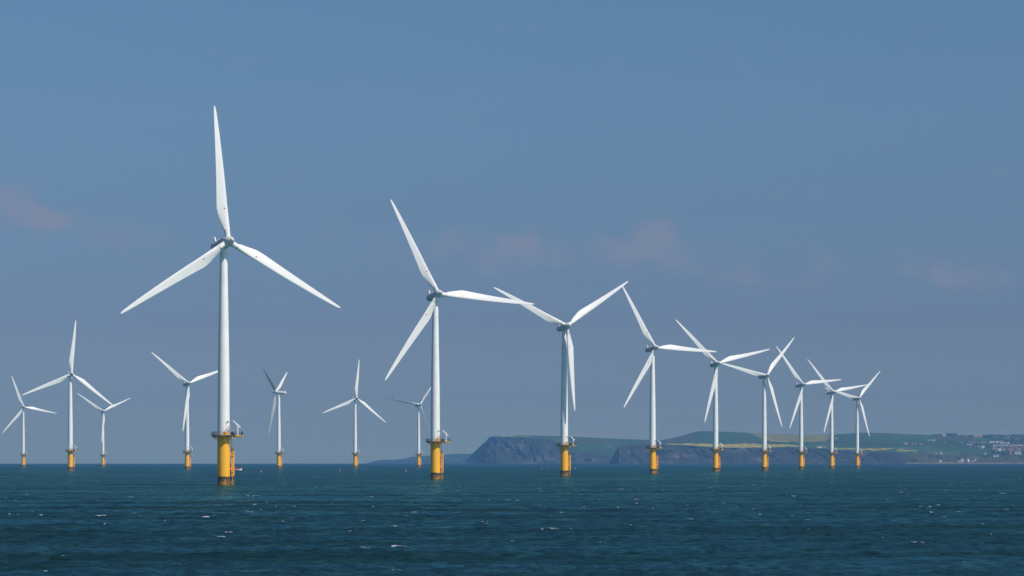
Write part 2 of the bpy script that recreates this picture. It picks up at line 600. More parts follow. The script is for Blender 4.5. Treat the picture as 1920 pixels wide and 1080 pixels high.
    b.box((2.28 * c, 2.28 * s, DECK + 4.62), (0.32, 0.55, 0.24), rz=a)
    b.build('door_lamp', M_DARK, tower)
    b = MB()
    b.box((2.125 * c - 0.3 * s, 2.125 * s + 0.3 * c, DECK + 3.0), (0.06, 0.06, 0.4), rz=a)
    b.build('door_handle', M_DARK, tower)
    # davit crane on the laydown area
    b = MB()
    b.bar((4.72, -0.9, DECK + 0.015), (4.72, -0.9, DECK + 0.25), 0.32, n=14)
    b.bar((4.72, -0.9, DECK + 0.25), (4.72, -0.9, DECK + 2.55), 0.17, n=14)
    b.bar((4.72, -0.9, DECK + 2.3), (4.72, -0.9, DECK + 2.75), 0.26, n=14)
    crane = b.build('davit_crane', M_WHITE, root)
    b = MB()
    p0, p1 = Vector((5.35, -0.9, DECK + 2.75)), Vector((3.3, -0.9, DECK + 4.85))
    d_ = (p1 - p0).normalized()
    u_ = Vector((d_.z, 0, -d_.x))
    vs = []
    for p, w_ in ((p0, 0.30), (p0 + (p1 - p0) * 0.3, 0.31), (p1, 0.15)):
        vs += [p + u_ * w_ + Vector((0, -0.16, 0)), p + u_ * w_ + Vector((0, 0.16, 0)), p - u_ * w_ + Vector((0, 0.16, 0)), p - u_ * w_ + Vector((0, -0.16, 0))]
    fs = [(0, 1, 2, 3), (11, 10, 9, 8)]
    for k in (0, 4):
        for j in range(4):
            fs.append((k + j, k + 4 + j, k + 4 + (j + 1) % 4, k + (j + 1) % 4))
    b.add(vs, fs)
    b.box((5.45, -0.9, DECK + 2.72), (0.45, 0.5, 0.5))
    b.box((3.22, -0.9, DECK + 4.8), (0.2, 0.3, 0.42))
    b.build('boom', M_WHITE, crane)
    # boat landing: two bumper tubes, cross braces and a ladder
    A = rad(25)
    rx, ry = math.cos(A), math.sin(A)
    tx, ty = -ry, rx
    def pt(r_, t_, z_):
        return (r_ * rx + t_ * tx, r_ * ry + t_ * ty, z_)
    b = MB()
    R_ = 3.15
    for t_, q in ((0.97, 0.19), (-0.97, 0.24)):
        b.bar(pt(R_, t_, -4), pt(R_, t_, 12.0), q, n=14)
        b.bar(pt(R_, t_, 11.4), pt(R_ - 0.3, t_, 12.3), q * 0.8, n=10)
        for z_ in (10.2, 5.4, 0.9):
            b.bar(pt(R_, t_, z_), pt(1.95, t_ * 0.55, z_), 0.15, n=10)
            b.box(pt(2.0, t_ * 0.55, z_), (0.16, 0.4, 0.5), rz=A)
    for z_ in (10.6, 9.6, 5.6, 4.3):
        b.bar(pt(R_, -0.97, z_), pt(R_, 0.97, z_), 0.14, n=10)
    b.box(pt(2.5, 0, 10.75), (1.3, 1.9, 0.1), rz=A)
    land = b.build('boat_landing', M_PILE, root)
    b = MB()
    for t_ in (-0.62, -0.22):
        b.bar(pt(3.1, t_ + 0.42, -3), pt(3.1, t_ + 0.42, 10.8), 0.05, n=6)
        b.bar(pt(2.62, t_, 10.8), pt(2.62, t_, DECK + 0.9), 0.045, n=6)
    z_ = -2.5
    while z_ < 16.2:
        rr_, sh_ = (3.1, 0.42) if z_ < 10.8 else (2.62, 0.0)
        b.bar(pt(rr_, -0.62 + sh_, z_), pt(rr_, -0.22 + sh_, z_), 0.025, n=5)
        z_ += 0.33
    for z_ in np.arange(12.6, 16.3, 0.75):
        for q in range(5):
            a0, a1 = -1.3 + q * 0.52, -1.3 + (q + 1) * 0.52
            b.bar(pt(2.62 + 0.6 * math.cos(a0), -0.42 + 0.45 * math.sin(a0), z_), pt(2.62 + 0.6 * math.cos(a1), -0.42 + 0.45 * math.sin(a1), z_), 0.03, n=5)
    b.build('ladder', M_YEL, land)
    # nacelle, built along local -Y = upwind, origin on the tower axis at hub height
    T = rad(6.1)
    tiltm = Matrix.Rotation(T, 4, 'X').inverted()     # nose (-Y) tips upward
    tl = Matrix.Rotation(-T, 3, 'X')
    head = Matrix.Translation((0, 0, 80))
    ym = Matrix(((1, 0, 0), (0, 0, 1), (0, -1, 0))).to_3x3().inverted()  # lathe z -> -y
    b = MB()
    prof = [(2.75, 1.05), (2.74, 1.45), (2.4, 1.58), (1.6, 1.66), (-1.5, 1.70), (-5.2, 1.64), (-6.6, 1.58), (-7.5, 1.42), (-8.0, 1.16), (-8.25, 0.82), (-8.36, 0.4), (-8.4, 0.05)]
    b.lathe(prof[::-1], 36, m=ym)
    b.lathe([(-2.1, 1.36), (-1.4, 1.42)], 36)
    nac = b.build('nacelle', M_NAC, root)
    b = MB()
    b.add([(-0.2, 5.9, 1.45), (0.2, 5.9, 1.45), (0.2, 7.3, 1.35), (-0.2, 7.3, 1.35), (-0.14, 6.9, 3.15), (0.14, 6.9, 3.15), (0.14, 7.2, 3.15), (-0.14, 7.2, 3.15)],
          [(0, 3, 2, 1), (4, 5, 6, 7), (0, 1, 5, 4), (1, 2, 6, 5), (2, 3, 7, 6), (3, 0, 4, 7)])
    b.box((0.0, 7.08, 3.16), (0.8, 0.08, 0.1))
    b.bar((-0.36, 7.08, 3.1), (-0.36, 7.08, 3.4), 0.06, n=6)
    b.bar((0.36, 7.08, 3.1), (0.36, 7.08, 3.4), 0.06, n=6)
    b.bar((0.55, 5.9, 1.4), (0.55, 5.9, 1.95), 0.16, n=8)
    b.build('tail_fin', M_WHITE, nac)
    b = MB()
    b.box((0, 3.2, 1.69), (1.5, 2.0, 0.12))
    b.box((0, 0.4, 1.72), (1.0, 1.1, 0.1))
    b.build('roof_hatch', M_WHITE, nac)
    nac.matrix_local = head @ tiltm
    # hub with a small round nose
    b = MB()
    hp = [(-0.95, 1.35), (-0.94, 1.7), (-0.4, 1.8), (0.6, 1.74), (1.3, 1.6), (2.2, 1.2), (2.75, 0.86), (2.85, 0.68), (3.2, 0.68), (3.45, 0.62), (3.65, 0.48), (3.78, 0.28), (3.82, 0.05)]
    b.lathe(hp, 36, m=ym)
    hub = b.build('hub', M_NAC, root)
    # blade: pitch axis +Z, leading edge +X, pressure side -Y
    secs = [  # r, chord, thickness, leading edge x, twist, roundness
        (1.2, 1.86, 1.86, 0.93, 0, 1), (1.9, 1.86, 1.86, 0.93, 0, 1), (3.9, 1.86, 1.84, 0.93, 0, 1), (4.0, 2.25, 1.8, 0.93, 12, 0.45), (5.5, 2.62, 1.65, 0.93, 13, 0.35),
        (7.5, 3.05, 1.42, 0.93, 13, 0.18), (9.5, 3.45, 1.2, 0.92, 12, 0.05), (11.2, 3.62, 1.05, 0.90, 11, 0), (12.6, 3.58, 0.95, 0.90, 9.5, 0), (16, 3.32, 0.78, 0.94, 7.5, 0),
        (21, 2.92, 0.6, 0.96, 5, 0), (26, 2.55, 0.48, 0.94, 3.5, 0), (31, 2.14, 0.37, 0.88, 2, 0), (36, 1.72, 0.28, 0.78, 1, 0), (40, 1.34, 0.2, 0.64, 0, 0),
        (43, 1.0, 0.14, 0.5, 0, 0), (44.6, 0.74, 0.1, 0.38, 0, 0), (45.4, 0.46, 0.07, 0.22, 0, 0), (45.75, 0.16, 0.04, 0.05, 0, 0)]
    n = 28
    vs, fs = [], []
    for r_, ch, th_, le, tw, rnd in secs:
        for k in range(n):
            a = 2 * math.pi * k / n
            xc = 0.5 + 0.5 * math.cos(a)            # 1 at leading edge, 0 at trailing edge
            xs = 1 - xc
            af = 5 * (0.2969 * math.sqrt(xs) - 0.126 * xs - 0.3516 * xs ** 2 + 0.2843 * xs ** 3 - 0.1036 * xs ** 4)
            yc = math.sin(a)
            yy = (1 if yc >= 0 else -1) * af * th_ * (1.0 if yc >= 0 else 0.72)
            camb = -0.02 * ch * math.sin(math.pi * xs)
            yr = 0.5 * th_ * yc
            y = yr * rnd + (yy + camb * -1) * (1 - rnd)
            if rnd < 1 and xs > 0.995:
                y = 0.0
            x = le - ch * xs
            t_ = rad(tw)
            vs.append((x * math.cos(t_) + y * math.sin(t_), -x * math.sin(t_) + y * math.cos(t_), r_))
    for k in range(len(secs) - 1):
        for j in range(n):
            fs.append((k * n + j, k * n + (j + 1) % n, (k + 1) * n + (j + 1) % n, (k + 1) * n + j))
    b = MB()
    b.add(vs, fs, True)
    b.add(vs[-n:], [tuple(range(n))])
    b.lathe([(1.15, 1.02), (1.75, 1.02), (1.76, 0.96)], 28)
    blade = b.build('blade', M_BLADE, root)
    blades = [blade]
    for k in range(2):
        c_ = blade.copy()
        COL.objects.link(c_)
        c_.parent = root
        blades.append(c_)
    return root


def kid(root, stem):
    return [c for c in root.children if c.name.split('.')[0] == stem]


def pose(root, phi, psi, cone=-1.63, pitch=0.0):
    """yaw the head to psi, turn the rotor to phi (degrees clockwise from up, seen from the front)"""
    T = rad(6.1)
    head = Matrix.Translation((0, 0, 80)) @ Matrix.Rotation(rad(psi), 4, 'Z') @ Matrix.Rotation(-T, 4, 'X')
    kid(root, 'nacelle')[0].matrix_local = head
    rot = head @ Matrix.Translation((0, -3.78, 0)) @ Matrix.Rotation(rad(phi), 4, 'Y')
    kid(root, 'hub')[0].matrix_local = rot
    for k, bl in enumerate(kid(root, 'blade')):
        bl.matrix_local = rot @ Matrix.Rotation(rad(120 * k), 4, 'Y') @ Matrix.Rotation(rad(cone), 4, 'X') @ Matrix.Rotation(rad(pitch), 4, 'Z')


TURB = [  # base px, distance, rotor angle, yaw, label
    (419.3, 965.1, 117.2, 29.5, 'largest and nearest white wind turbine, one blade upright, yellow base with dark waterline band'),
    (816.2, 1268.3, 94.1, 22.8, 'second largest white turbine, standing in front of the left end of the distant headland'),
    (1058.0, 1568.0, 56.2, 22.4, 'third largest white turbine, one blade hanging down beside its shadowed tower'),
    (1223.6, 1868.5, 92.1, 25.6, 'white turbine standing just left of the yellow field strip, before the dark near cliff'),
    (1341.7, 2168.6, 75.4, 20.8, 'white turbine before the flat green hill, fifth from the near end of the receding row'),
    (1433.0, 2475.2, 42.9, 27.9, 'white turbine before the yellow field strip, one blade up, one left, one down right'),
    (1502.0, 2765.1, 83.0, 29.1, 'white turbine before the yellowish hill field, third from the far end of the receding row'),
    (1559.3, 3070.1, 79.1, 29.2, 'white turbine next to last at right, its blade reaching the last rotor'),
    (1607.3, 3362.4, 44.6, 25.4, 'last white turbine at the far right of the row, left of the hillside town'),
    (43.6, 3921.6, 100.1, 21.7, 'small distant white turbine at the far left edge of the sea'),
    (131.9, 2428.8, 6.6, 22.9, 'tallest of the three turbines at far left, one blade pointing straight up'),
    (193.0, 4235.1, 64.5, 22.8, 'small white turbine third from left, its two raised blades in a wide V'),
    (350.9, 2721.7, 69.1, 28.8, 'white turbine just left of the largest one, whose tower hides its right blade tip'),
    (522.8, 3066.0, 59.3, -104.0, 'white turbine turned sideways with its nacelle pointing right and one dark upper blade'),
    (666.0, 3362.5, 7.5, 25.9, 'small white turbine standing alone between the two largest, one blade straight up'),
    (784.9, 3743.4, 39.0, 31.2, 'small white turbine with thin feathered blades partly behind the second largest tower'),
]
proto = make_turbine()
for i, (px, d, phi, psi, lab) in enumerate(TURB):
    o = proto if i == 0 else copy_tree(proto)
    x = (px - 960.0) / F * d
    o.location = (x, d, sea_z(x, d))
    tag(o, lab, 'wind turbine', 'offshore wind turbines')
    if i == 13:
        pose(o, phi, psi, cone=3.0, pitch=-85)
    elif i == 15:
        pose(o, phi, psi, pitch=-60)
    else:
        pose(o, phi, psi)

# ------------------------------------------------------------------ the coast
def land_mat(name):
    m = bpy.data.materials.new(name)
    m.use_nodes = True
    t = NT(m.node_tree)
    geo = t.n('ShaderNodeNewGeometry')
    P = geo.outputs['Position']
    col = t.n('ShaderNodeAttribute', attribute_name='ground').outputs['Color']
    cliff = t.n('ShaderNodeAttribute', attribute_name='cliff').outputs['Fac']
    n1 = t.noise(t.vmul(P, (1, 1, 1)), 0.012, 5.0, 0.62)
    n2 = t.noise(t.vmul(P, (1, 0.4, 3.0)), 0.010, 6.0, 0.68)
    n3 = t.noise(t.vmul(P, (0.25, 0.25, 2.2)), 0.03, 4.0, 0.6)
    rock = t.mix(t.ramp(n2, 0.50, 0.70), c4(0.034, 0.036, 0.032), c4(0.125, 0.10, 0.09))
    rock = t.mix(t.math('MULTIPLY', t.ramp(n3, 0.45, 0.62), 0.45), rock, c4(0.035, 0.042, 0.026))
    grass = t.mix(1.0, col, t.mix(t.ramp(n1, 0.3, 0.7), c4(0.72, 0.75, 0.72), c4(1.2, 1.15, 1.1)), 'MULTIPLY')
    cc = t.mix(cliff, grass, rock)
    bp = t.n('ShaderNodeBump', i_Strength=0.2, i_Distance=6.0, i_Height=n2)
    p = t.n('ShaderNodeBsdfPrincipled', i_Base_Color=cc, i_Roughness=0.95)
    p.inputs['Specular IOR Level'].default_value = 0.1
    t.link(bp.outputs[0], p.inputs['Normal'])
    o = t.n('ShaderNodeOutputMaterial')
    t.link(p.outputs[0], o.inputs[0])
    return m


M_LAND = land_mat('coast_ground')


def tab(t, x):
    xs = np.array([p[0] for p in t], float)
    ys = np.array([p[1] for p in t], float)
    return np.interp(x, xs, ys)


class Coast:
    """a strip of coast: cliff foot, cliff top, land rising to a ridge, ground falling away behind"""
    def __init__(s, foot_d, top, ridge, x0, x1, cliff_w, slope_w, step=1.0):
        s.foot_d, s.top, s.ridge, s.x0, s.x1, s.cw, s.sw, s.step = foot_d, top, ridge, x0, x1, cliff_w, slope_w, step

    def col(s, px):
        df = tab(s.foot_d, px)
        dt = df + tab(s.cw, px)
        dr = dt + tab(s.sw, px)
        return df, dt, dr

    def spot(s, px, py):
        """ground point that shows at this pixel"""
        df, dt, dr = s.col(px)
        yt, yr = tab(s.top, px), tab(s.ridge, px)
        if py > yt:
            yf = EYE + F * (H / df + df / (2 * RE))
            k = max(0, min(1, (yf - py) / max(0.01, yf - yt)))
            d = df + (dt - df) * k
        else:
            k = max(0, min(1, (yt - py) / max(0.01, yt - yr)))
            d = dt + (dr - dt) * k
        return at(px, py, d)

    def build(s, name, paint, seed):
        px = np.arange(s.x0, s.x1 + 0.01, s.step)
        nc = len(px)
        df, dt, dr = s.col(px)
        yt, yr = tab(s.top, px), tab(s.ridge, px)
        yf = EYE + F * (H / df + df / (2 * RE))
        NCL, NSL = 46, 90
        rows, kinds, pys = [], [], []
        rows.append(np.stack([(px - 960) / F * (df - 30), df - 30, -(df ** 2) / (2 * RE) - 12 + 0 * px], -1)); kinds.append(np.zeros(nc)); pys.append(yf + 2)
        face = np.maximum(0.0, (yf - yt))
        for k in range(NCL + 1):
            f_ = k / NCL
            # ragged face: gullies and buttresses as offsets in depth
            d = df + (dt - df) * f_
            g = value_noise(px / 9.0 + f_ * 1.2, f_ * 4.0 + 0 * px, seed) * 0.5 + value_noise(px / 3.6 + f_ * 2, f_ * 9.0 + 0 * px, seed + 1) * 0.22 + value_noise(px / 24.0, f_ * 2.0 + 0 * px, seed + 2) * 0.9
            env = math.sin(math.pi * min(1.0, f_ * 1.0)) ** 0.7
            dd = d + (g - 0.7) * (dt - df) * 0.42 * env
            y = yf + (yt - yf) * f_
            z = H + (EYE - y) / F * d
            rows.append(np.stack([(px - 960) / F * d, dd, z], -1))
            kinds.append(np.full(nc, 1.0)); pys.append(y)
        for k in range(1, NSL + 1):
            f_ = k / NSL
            y = yt + (yr - yt) * f_
            d = dt + (dr - dt) * f_
            z = H + (EYE - y) / F * d
            rows.append(np.stack([(px - 960) / F * d, d, z + 3.0 * (value_noise(px / 9.0, f_ * 9 + 0 * px, seed + 5) - 0.5) * min(1, (1 - f_) * 3)], -1))
            kinds.append(np.zeros(nc)); pys.append(y)
        zr = rows[-1][:, 2]
        for q in (400, 1200, 2400):
            d = dr + q
            rows.append(np.stack([(px - 960) / F * d, d, zr * (1 - (q / 2600.0) ** 2 * 0.9) - 0.002 * q], -1))
            kinds.append(np.zeros(nc)); pys.append(yr)
        P = np.stack(rows, 0)
        o = grid_mesh(name, P, M_LAND, True)
        ys = np.stack(pys, 0)
        xs = np.repeat(px[None], len(rows), 0)
        cl, colr = paint(xs, ys, np.stack(kinds, 0), yt, yr, yf)
        a = o.data.attributes.new('cliff', 'FLOAT', 'POINT')
        a.data.foreach_set('value', cl.reshape(-1).astype(np.float32))
        a = o.data.attributes.new('ground', 'FLOAT_COLOR', 'POINT')
        a.data.foreach_set('color', np.concatenate([colr, np.ones(colr.shape[:2] + (1,))], -1).reshape(-1).astype(np.float32))
        return o


GREEN = np.array((0.050, 0.098, 0.030))
DGREEN = np.array((0.030, 0.052, 0.020))
OLIVE = np.array((0.085, 0.085, 0.035))
RAPE = np.array((0.38, 0.31, 0.035))
RAPE2 = np.array((0.20, 0.175, 0.035))
SAND = np.array((0.25, 0.19, 0.15))
BROWN = np.array((0.10, 0.078, 0.052))


def region(xs, ys, lo, hi, e=0.35):
    """soft mask between an upper line lo and a lower line hi, both tables over x"""
    a = np.array([p[0] for p in lo], float); b = np.array([p[0] for p in hi], float)
    u, l = np.interp(xs, a, [p[1] for p in lo]), np.interp(xs, b, [p[1] for p in hi])
    wob = (value_noise(xs / 4.0, ys * 0.3, 77) - 0.5) * 0.8
    m = np.clip((ys + wob - u) / e + 0.5, 0, 1) * np.clip((l - ys - wob) / e + 0.5, 0, 1)
    x0, x1 = max(a[0], b[0]), min(a[-1], b[-1])
    return m * np.clip((xs - x0) / 1.0, 0, 1) * np.clip((x1 - xs) / 1.0, 0, 1)


def lay(col, m, c):
    return col * (1 - m[..., None]) + c * m[..., None]


def patch_fields(xs, ys, seed, a, b, sx=26.0, sy=3.0):
    cx = np.floor(xs / sx + ys * 0.13 + seed * 0.37)
    cy = np.floor(ys / sy + xs * 0.012 + seed * 0.11)
    h = ((cx * 12.9898 + cy * 78.233 + seed) * 43758.5453) % 1.0
    h = np.abs(h)
    return a * (1 - h[..., None]) + b * h[..., None], h


# far headland, low and faint at the left
far_ridge = [(690, 868), (700, 865), (706, 863.6), (718, 862), (740, 862), (757, 860), (772, 856.5), (790, 855.2), (835, 852.2), (858, 850.4), (885, 851), (900, 852), (960, 853)]
far_top = [(690, 868.3), (700, 866), (706, 864.3), (718, 863), (740, 863.4), (757, 863.4), (772, 863), (790, 862.6), (835, 861.6), (858, 860.5), (885, 860), (900, 860), (960, 861)]
coast_far = Coast([(690, 15600), (960, 15000)], far_top, far_ridge, 688, 960, [(690, 120), (960, 160)], [(690, 300), (760, 900), (960, 1300)], 1.0)


def paint_far(xs, ys, kd, yt, yr, yf):
    a, h = patch_fields(xs, ys, 3, GREEN, DGREEN, 30, 3)
    return kd, a


tag(coast_far.build('far_headland_terrain', paint_far, 11), 'lowest and faintest green headland, fading into the horizon behind the second largest turbine', 'headland', kind='structure')

# tall headland with its cliff
h_ridge = [(870, 868.4), (872, 867.2), (876, 862), (884, 852), (895, 842), (903, 834.5), (908, 829.5), (912, 826.3), (916, 821.5), (919, 818.6), (925, 818), (940, 817.6), (958, 817.6), (975, 816.3), (1000, 816.4),
           (1030, 817.3), (1050, 817.8), (1095, 819.8), (1150, 822.4), (1200, 824.3), (1260, 826), (1330, 828)]
h_top = [(870, 868.5), (872, 867.6), (876, 863), (884, 853.5), (895, 843.5), (903, 836), (908, 831.5), (912, 828.5), (916, 823.5), (919, 820.5), (930, 820), (958, 820.3), (985, 820.5), (1000, 821.5), (1020, 823), (1040, 828), (1055, 838),
         (1066, 846), (1080, 848.5), (1100, 850), (1120, 851), (1135, 854), (1160, 857), (1200, 859), (1330, 860)]
coast_head = Coast([(870, 11900), (930, 11500), (1330, 11100)], h_top, h_ridge, 870, 1330, [(870, 60), (900, 160), (920, 260), (1040, 260), (1080, 150), (1330, 150)], [(870, 20), (895, 120), (920, 500), (1330, 1300)], 0.8)


def paint_head(xs, ys, kd, yt, yr, yf):
    a, h = patch_fields(xs, ys, 5, GREEN * 0.9, DGREEN * 1.3, 34, 4)
    a = lay(a, region(xs, ys, [(940, 817.5), (1000, 818.0)], [(940, 819.4), (1000, 819.6)]), RAPE2)
    a = lay(a, region(xs, ys, [(1040, 820), (1100, 822.5), (1160, 826)], [(1040, 836), (1100, 830), (1160, 831)]), OLIVE * 0.8)
    a = lay(a, region(xs, ys, [(1135, 837), (1150, 837)], [(1135, 838.2), (1150, 838.2)]), SAND)
    cl = kd.copy()
    # grassy shoulder high on the face
    sh = region(xs, ys, [(944, 820), (968, 821)], [(944, 821.5), (956, 828), (968, 823)])
    cl = cl * (1 - 0.8 * sh)
    return cl, a


tag(coast_head.build('headland_terrain', paint_head, 31), 'tall steep headland with a sheer dark cliff behind the third largest turbine', 'headland', kind='structure')

# near cliff, hill, fields and the slope carrying the town
c_ridge = [(1141, 868.2), (1144, 865), (1149, 856.5), (1154, 847), (1158, 840), (1161, 835.6), (1166, 834.4), (1180, 832.5), (1190, 831), (1210, 828.8), (1225, 826.8), (1240, 825.2), (1252, 823.4), (1268, 820), (1285, 815), (1298, 811), (1310, 808.8), (1320, 808.4),
           (1335, 808.6), (1400, 811), (1440, 813), (1500, 815.3), (1535, 815.4), (1560, 815), (1590, 812.8), (1610, 811.6), (1630, 811), (1650, 811.5), (1700, 814), (1750, 815.6), (1800, 817.2), (1830, 818.4), (1860, 818.4), (1920, 818), (2080, 818)]
c_top = [(1141, 868.4), (1144, 866), (1149, 858), (1154, 848.5), (1158, 841.5), (1161, 837), (1170, 835.4), (1180, 835), (1225, 834), (1250, 834.4), (1290, 836.4), (1330, 839), (1360, 840.6), (1400, 840.6), (1440, 840), (1500, 839.6), (1540, 842), (1560, 845), (1600, 846.4),
         (1630, 847.4), (1660, 848.5), (1700, 850.5), (1735, 851.5), (1780, 852), (1820, 853), (1840, 856), (1860, 855), (1920, 856), (2080, 856)]
coast_town = Coast([(1141, 10300), (1160, 9900), (1500, 9700), (1640, 9500), (1760, 9300), (2080, 9000)], c_top, c_ridge, 1141, 2080,
                   [(1141, 40), (1165, 170), (1600, 170), (1700, 260), (1780, 320), (2080, 360)], [(1141, 20), (1162, 120), (1200, 900), (1300, 2000), (2080, 2000)], 0.8)


def paint_town(xs, ys, kd, yt, yr, yf):
    a, h = patch_fields(xs, ys, 8, GREEN, GREEN * 0.72, 46, 4.2)
    a = lay(a, region(xs, ys, [(1180, 826), (1240, 824), (1270, 818), (1310, 808), (1330, 808)], [(1180, 834), (1240, 831.5), (1270, 829), (1310, 812), (1330, 809)], 1.5), BROWN * 0.75)
    hill = region(xs, ys, [(1300, 812), (1340, 807), (1415, 807), (1446, 825)], [(1300, 826), (1340, 831.5), (1415, 831.2), (1446, 828)])
    a = lay(a, hill, GREEN * 0.85)
    a = lay(a, region(xs, ys, [(1245, 829.4), (1300, 830.4), (1400, 831), (1446, 829), (1640, 827.4)], [(1245, 831), (1300, 832.0), (1400, 832.6), (1446, 831.4), (1640, 829)]), DGREEN)
    a = lay(a, region(xs, ys, [(1400, 811), (1408, 811), (1440, 813), (1500, 815.4), (1555, 815.4)], [(1400, 811.5), (1408, 813), (1428, 822), (1446, 828.5), (1520, 829), (1547, 828.6), (1555, 822)]), RAPE2)
    a = lay(a, 0.7 * region(xs, ys, [(1428, 818), (1450, 826), (1480, 827)], [(1428, 820), (1450, 828.4), (1480, 828.2)]), RAPE)
    a = lay(a, region(xs, ys, [(1565, 821.5), (1572, 821.5)], [(1565, 823.5), (1572, 823)]), RAPE)
    # the long yellow strip along the cliff top
    a = lay(a, region(xs, ys, [(1249, 831.8), (1300, 831.4), (1365, 832.8), (1385, 832), (1410, 831.6), (1440, 833), (1500, 835.0)], [(1249, 832.8), (1290, 834.6), (1335, 838.2), (1390, 839.6), (1440, 838.4), (1475, 837.6), (1500, 837)]), RAPE)
    a = lay(a, region(xs, ys, [(1563, 840.2), (1610, 841.2), (1660, 840.6), (1677, 840.4)], [(1563, 841.8), (1600, 842.8), (1640, 844.4), (1660, 843), (1677, 841.4)]), RAPE)
    a = lay(a, region(xs, ys, [(1680, 844.2), (1722, 844)], [(1680, 845.4), (1700, 846.2), (1722, 845)]), RAPE)
    a = lay(a, 0.6 * region(xs, ys, [(1684, 841), (1698, 841)], [(1684, 842.5), (1698, 842.3)]), RAPE)
    # dark hedges and lanes
    for tb in ([(1560, 829.6), (1640, 830.6), (1700, 829.4), (1760, 829.6), (1800, 831.6)], [(1560, 834), (1650, 834.6), (1745, 835)], [(1590, 824.5), (1680, 825.4), (1740, 826)], [(1740, 837), (1800, 837.6), (1860, 840)], [(1650, 819), (1720, 821.6), (1760, 822.5)]):
        a = lay(a, 0.8 * region(xs, ys, tb, [(x, y + 0.9) for x, y in tb]), DGREEN * 0.9)
    a = lay(a, region(xs, ys, [(1755, 819), (1800, 819), (1830, 821)], [(1755, 825.5), (1800, 826), (1830, 826)], 1.0), OLIVE * 0.75)
    a = lay(a, 0.8 * region(xs, ys, [(1735, 848.4), (1798, 848.6)], [(1735, 849.2), (1798, 849.6)]), SAND * 0.9)
    a = lay(a, region(xs, ys, [(1800, 850), (1850, 848), (1870, 848), (1922, 850), (2080, 850)], [(1800, 857), (1850, 870), (1870, 870), (1922, 870), (2080, 870)], 1.0), GREEN * 0.62)
    a = lay(a, region(xs, ys, [(1858, 826), (1900, 826), (2080, 826)], [(1858, 852), (1900, 853), (2080, 853)], 1.0), DGREEN * 1.1)
    # right of x=1700 the face is a vegetated slope above a beach
    veg = np.clip((xs - 1690) / 30, 0, 1) * kd
    a = lay(a, veg * (value_noise(xs / 9, ys / 3, 4) * 0.5 + 0.3), BROWN)
    a = lay(a, veg * np.clip(value_noise(xs / 6 + 5, ys / 2, 9) * 2.2 - 1.2, 0, 1) * 0.6, OLIVE)
    cl = kd * (1 - 0.9 * np.clip((xs - 1690) / 30, 0, 1))
    beach = region(xs, ys, [(1700, 867.3), (1780, 866.5), (1850, 866.9), (2080, 866.9)], [(1700, 870), (2080, 870)])
    a = lay(a, beach * 0.8, SAND * 0.75)
    cl = cl * (1 - beach)
    path = region(xs, ys, [(1868, 854), (1872, 858), (1870, 862)], [(1868, 855), (1872, 859.5), (1870, 863)], 0.5)
    a = lay(a, path * 0.6, SAND)
    return cl, a


tag(coast_town.build('hills', paint_town, 53), 'long right hand coast of dark cliffs, green hill, yellow fields and town slope', 'hills', kind='structure')

# ------------------------------------------------------------------ woods and hedgerow trees on the slope
M_LEAF = simple_mat('far_foliage', (0.035, 0.055, 0.022), 0.9, 0.45, 0.06)


def wood(name, label, spots, seed):
    """spots: (px0, px1, py0, py1, count, size in metres)"""
    rg = random.Random(seed)
    b = MB()
    ico_v = [(0, 0, 1), (0.89, 0, 0.45), (0.28, 0.85, 0.45), (-0.72, 0.53, 0.45), (-0.72, -0.53, 0.45), (0.28, -0.85, 0.45),
             (0.72, 0.53, -0.45), (-0.28, 0.85, -0.45), (-0.89, 0, -0.45), (-0.28, -0.85, -0.45), (0.72, -0.53, -0.45), (0, 0, -1)]
    ico_f = [(0, 1, 2), (0, 2, 3), (0, 3, 4), (0, 4, 5), (0, 5, 1), (1, 6, 2), (2, 7, 3), (3, 8, 4), (4, 9, 5), (5, 10, 1),
             (2, 6, 7), (3, 7, 8), (4, 8, 9), (5, 9, 10), (1, 10, 6), (6, 11, 7), (7, 11, 8), (8, 11, 9), (9, 11, 10), (10, 11, 6)]
    for x0, x1, y0, y1, n, sz in spots:
        for _ in range(n):
            px, py = rg.uniform(x0, x1), rg.uniform(y0, y1)
            p = coast_town.spot(px, py)
            r = sz * rg.uniform(0.5, 1.2)
            vs = [(p[0] + vx * r * rg.uniform(0.75, 1.25), p[1] + vy * r * rg.uniform(0.75, 1.25), p[2] + r * 0.5 + vz * r * rg.uniform(0.6, 1.05)) for vx, vy, vz in ico_v]
            b.add(vs, ico_f)
    o = b.build(name, M_LEAF)
    tag(o, label, 'woodland', kind='stuff')
    return o


wood('woodland', 'dark belt of trees along the skyline above the hillside town', [(1775, 1794, 815.2, 817.5, 90, 5.5), (1748, 1768, 815.6, 817, 26, 3.5), (1794, 1826, 817.2, 818.4, 40, 3.5), (1844, 1925, 817.5, 821, 260, 5.5), (1925, 2075, 817.5, 821, 160, 5.5)], 1)
wood('woodland', 'dense dark trees filling the gaps around the upper streets of the town', [(1856, 1925, 820, 828.5, 380, 5.0), (1925, 2075, 820, 830, 200, 5.5), (1820, 1862, 832, 835, 80, 3.6), (1806, 1860, 828.5, 830, 60, 3.2), (1790, 1815, 832.5, 834.4, 50, 3.4)], 2)
wood('woodland', 'tree clump and hedges around the farm left of the town', [(1762, 1768, 827, 829.6, 22, 4.0), (1771, 1780, 826.6, 829.6, 34, 4.4), (1781, 1796, 828.6, 830.4, 30, 3.0), (1745, 1762, 825.4, 826.4, 14, 2.6), (1698, 1745, 832.4, 834.2, 46, 2.8), (1585, 1698, 833.6, 834.8, 60, 2.4), (1846, 1858, 836.5, 839.5, 44, 3.6)], 3)
